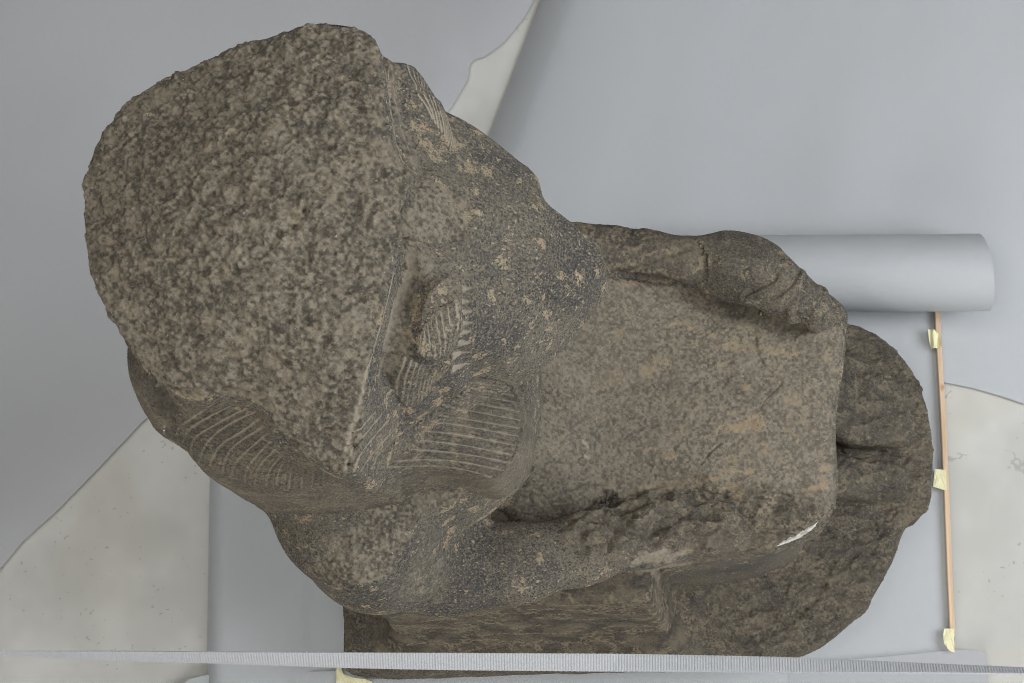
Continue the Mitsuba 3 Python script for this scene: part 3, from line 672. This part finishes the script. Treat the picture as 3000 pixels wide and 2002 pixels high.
put('floor', trimesh.Trimesh([[-9, -9, 0], [9, -9, 0], [9, 9, 0], [-9, 9, 0]], [[0, 1, 2], [0, 2, 3]]), 'floor_stone')
labels['floor'] = {'label': 'pale stone floor with grey veins and stains', 'kind': 'structure'}
wave = lambda P, s, seed: meshkit.fbm(np.dstack([P / s, np.zeros(P.shape[:2])]), 2, seed) - .5
def coons(key, l, r, t, b, zfn, label, mat='paper_grey', n=150, m=150, rag=0.0, category='paper sheet', power=1.0):
    """a sheet of paper within four edge curves (left and right run downwards, top and bottom run to the right)"""
    Lc, Rc, Tc, Bc = (resample(at(c, 0.0)[:, :2], k) for c, k in ((l, n), (r, n), (t, m), (b, m)))
    if rag: Lc, Rc = Lc + rag * (np.stack([meshkit.fbm(np.c_[Lc * 30, np.zeros(n)], 4, s) for s in (1, 2)], 1) - .5), Rc + rag * (np.stack([meshkit.fbm(np.c_[Rc * 30, np.zeros(n)], 4, s) for s in (3, 4)], 1) - .5)
    u, w = np.linspace(0, 1, n)[:, None, None], np.linspace(0, 1, m)[None, :, None]
    P = (1 - w) * Lc[:, None] + w * Rc[:, None] + (1 - u) * Tc[None] + u * Bc[None] - ((1 - u) * (1 - w) * Tc[0] + (1 - u) * w * Tc[-1] + u * (1 - w) * Bc[0] + u * w * Bc[-1])
    dl, drr = cKDTree(Lc).query(P.reshape(-1, 2))[0].reshape(n, m), cKDTree(Rc).query(P.reshape(-1, 2))[0].reshape(n, m)
    put(key, grid_mesh(np.dstack([P, zfn(dl, drr, P)])), mat, smooth=True)
    thing(key, label, category)


arch = lambda d, h, a, b: h * (1 - np.exp(-d / a)) * np.exp(-np.maximum(d - a, 0) / b)
coons('paper_sheet', [(1612, -160), (1585, 0), (1512, 195), (1440, 388), (1360, 600), (1300, 760)], [(3700, -160), (3700, 400), (3700, 1330)], [(1612, -160), (3700, -160)],
      [(1300, 760), (2000, 980), (2500, 1080), (2760, 1122), (2850, 1140), (2930, 1163), (3010, 1190), (3300, 1260), (3700, 1330)],
      lambda dl, dr_, P: .004 + arch(dl, .05, .06, .25) + .020 * wave(P @ np.array([[1, .3], [-.35, .25]]), .22, 2) * np.clip(dl / .2, 0, 1) * np.clip((P[..., 1] - .84) / .2, 0, 1) + .002,
      'broad grey paper sheet with soft waves at upper right, under the paper roll')
coons('paper_sheet_001', [(-700, -200), (-700, 2300)], [(1640, -200), (1580, -20), (1535, 60), (1478, 130), (1420, 172), (1392, 178), (1376, 196), (1374, 235), (1330, 312), (1250, 420), (900, 800), (600, 1080), (420, 1240), (300, 1368), (180, 1490), (70, 1590), (0, 1676), (-200, 1900), (-500, 2300)],
      [(-700, -200), (1640, -200)], [(-700, 2300), (-500, 2300)], lambda dl, d, P: .006 + arch(d, .014, .05, .30) + .012 * wave(P, .3, 5) * np.clip(d / .1, 0, 1) + .004,
      'large dull grey paper sheet with a torn, curled diagonal edge at upper left', mat='paper_dull', rag=.0015, n=260)
coons('paper_sheet_002', [(628, 900), (622, 1240), (616, 1600), (610, 1990), (606, 2120)], [(2743, 800), (2752, 1000), (2775, 1450), (2793, 1905), (2797, 2120)], [(628, 900), (2743, 800)], [(606, 2120), (2797, 2120)],
      lambda dl, d, P: .012 + arch(dl, .036, .02, .09) + .003 * np.exp(-((P[..., 0] + .665) / .012) ** 2) * (P[..., 1] > 0), 'grey paper sheet spread under the statue, taped to a wooden strip on the right')
coons('paper_sheet_003', [(560, 1992), (470, 2080), (420, 2200)], [(2306, 1955), (2306, 2200)], [(560, 1992), (615, 1979), (700, 1974), (1000, 1968), (1700, 1960), (2306, 1955)], [(420, 2200), (2306, 2200)],
      lambda dl, d, P: .020 + .002 * wave(P, .2, 7), 'long grey paper strip along the front side of the plinth, behind the strap')
coons('paper_sheet_004', [(2290, 1950), (2290, 2200)], [(2882, 1909), (2890, 1960), (2896, 2200)], [(2290, 1950), (2600, 1925), (2790, 1906), (2882, 1909)], [(2290, 2200), (2896, 2200)],
      lambda dl, d, P: .017 + .001 * wave(P, .2, 8), 'dull grey paper piece at the lower right corner, under the wooden strip end', mat='paper_dull')

# the paper roll: a spiral of paper lying on the sheet
r0, turns, nn = .052, 3.2, 220
a0, a1 = at([(2000, 806), (2852, 803)], .07)
axis = (a1 - a0) / np.linalg.norm(a1 - a0); side = np.cross([0, 0, 1.0], axis)
th = np.linspace(0, turns * 2 * np.pi, nn); rr = .0655 + (r0 - .0655) * (1 - th / th[-1])
rr = rr + .0012 * np.sin(th * 1.7)
ring = side[None] * np.cos(th + 2.2)[:, None] * rr[:, None] + np.array([0, 0, 1.0]) * np.sin(th + 2.2)[:, None] * rr[:, None] + np.array([0, 0, .0675 + .018])
s_ = np.linspace(0, 1, 30)
P = np.array([a0 * [1, 1, 0] + (a1 - a0) * [1, 1, 0] * s for s in s_])[:, None] + ring[None]
for i_ in range(len(P)): P[i_] += (ring - [0, 0, .0855]) * (.05 * (meshkit.fbm(np.c_[np.cos(th) * 1.2, np.sin(th) * 1.2, np.full(nn, i_ * .25)], 2, 6) - .5))[:, None]
P[-1] += axis * (.010 * np.sin(th + 2.2 - .9) + .0008 * th)[:, None]
rm = grid_mesh(P)
put('paper_roll', rm, 'paper_grey', smooth=True)
thing('paper_roll', 'rolled-up grey paper tube lying behind the statue at right', 'paper roll')


# wooden strip and tapes
def bar(path, width, h, z0):
    p = resample(at(path, z0)[:, :2], 40); t = np.gradient(p, axis=0); t /= np.linalg.norm(t, axis=1, keepdims=True); nn_ = np.c_[-t[:, 1], t[:, 0]]
    c = .0012
    prof = [(-width / 2, 0), (-width / 2, h - c), (-width / 2 + c, h), (width / 2 - c, h), (width / 2, h - c), (width / 2, 0)]
    P = np.array([[[*(p[i] + nn_[i] * a), z0 + b] for a, b in prof + prof[:1]] for i in range(len(p))])
    g = grid_mesh(P)
    caps = [[i, i + 1, 0] for i in range(1, 5)]
    k = (len(p) - 1) * 7
    f = np.vstack([g.faces, [[0, i, i + 1] for i in range(1, 5)], [[k, k + i + 1, k + i] for i in range(1, 5)]])
    t = trimesh.Trimesh(g.vertices, f, process=True); t.fix_normals(); return t


put('wooden_strip', bar([(2742, 850), (2746, 960), (2760, 1200), (2771, 1440), (2781, 1700), (2789, 1868)], .0086, .012, .014), 'pine')
thing('wooden_strip', 'thin pale pine strip along the right edge of the paper under the statue', 'wooden strip')


def tape(key, pts, z, label, lift=lambda q: 0.0):
    from shapely.geometry import Polygon
    poly = Polygon(at(pts, z)[:, :2])
    v, f = trimesh.creation.triangulate_polygon(poly.segmentize(.004), engine='earcut')
    m = trimesh.Trimesh(np.c_[v, np.zeros(len(v))], f); m = m.subdivide().subdivide()
    P = np.array(m.vertices); P[:, 2] = z + np.array([lift(q) for q in P[:, :2]]) + .0040 * (meshkit.fbm(P * 130, 3, 3) - .5)
    t = trimesh.Trimesh(P, m.faces, process=False); u = trimesh.Trimesh(P - [0, 0, .0006], m.faces[:, ::-1], process=False)
    put(key, trimesh.util.concatenate([t, u]), 'tape'); thing(key, label, 'tape', None)


tape('masking_tape', [(2718, 966), (2738, 968), (2757, 980), (2755, 1000), (2754, 1018), (2728, 1024), (2722, 1000)], .029, 'crumpled yellow tape on the wooden strip just below the paper roll', lambda q: .006 * math.sin(q[0] * 260) ** 2)
tape('masking_tape_001', [(2738, 1374), (2772, 1377), (2774, 1438), (2752, 1432), (2734, 1426)], .028, 'yellow tape piece half way along the wooden strip')
tape('masking_tape_002', [(2766, 1842), (2794, 1842), (2797, 1912), (2782, 1908), (2766, 1885), (2763, 1862)], .028, 'yellow tape over the lower end of the wooden strip')
tape('masking_tape_003', [(984, 1962), (990, 1954), (1000, 1956), (1006, 1974), (1035, 1986), (1070, 1990), (1090, 1998), (1100, 2030), (984, 2030)], .024, 'yellow tape at the rear corner of the plinth, behind the strap')
tape('masking_tape_004', [(2296, 1924), (2335, 1922), (2328, 1934), (2290, 1940)], .024, 'small sliver of yellow tape under the front of the plinth')

# the strap: ribbed webbing stretched across in front, twisting towards both ends
ZS = 1.0
xs = [-2200, 0, 150, 300, 600, 1000, 1300, 1800, 2300, 2700, 3000, 5200]
yc = CubicSpline(xs, [1875, 1913, 1917, 1921, 1926, 1934, 1938, 1942, 1949, 1958, 1966, 2010])
wd = np.interp(np.linspace(-2200, 5200, 4200), xs, [5, 8, 15, 24, 30, 42, 48, 51, 45, 29, 20, 14])
ux = np.linspace(-2200, 5200, 4200)
mm = .42e-3
c3 = at([(x, float(yc(x))) for x in ux], ZS)
phi = np.arccos(np.clip(wd / 51.0, .05, 1)) * np.where(ux < 1800, 1, -1)
half = 25.5 * mm
arc = np.r_[0, np.cumsum(np.linalg.norm(np.diff(c3, axis=0), axis=1))]
rib = .0009 * np.abs(np.sin(arc * np.pi / .0034)) ** .7
vs = np.linspace(-1, 1, 9)
loop = [(v, 1) for v in vs] + [(v, -1) for v in vs[::-1]] + [(vs[0], 1)]
P = np.zeros((len(ux), len(loop), 3))
for j, (v, s) in enumerate(loop):
    off_y = v * half * (1 + .015 * np.sin(arc * 2 * np.pi / .0068)) if abs(v) == 1 else v * half
    hz = s * (.0006 + rib * (1 if abs(v) < 1 else .5))
    P[:, j] = c3 + np.stack([0 * ux, off_y * np.cos(phi) - hz * np.sin(phi), off_y * np.sin(phi) + hz * np.cos(phi)], 1)
g = grid_mesh(P); g.fix_normals()
put('strap', g, 'webbing', smooth=60)
thing('strap', 'ribbed silver-grey webbing strap stretched straight across in front of the plinth', 'strap')
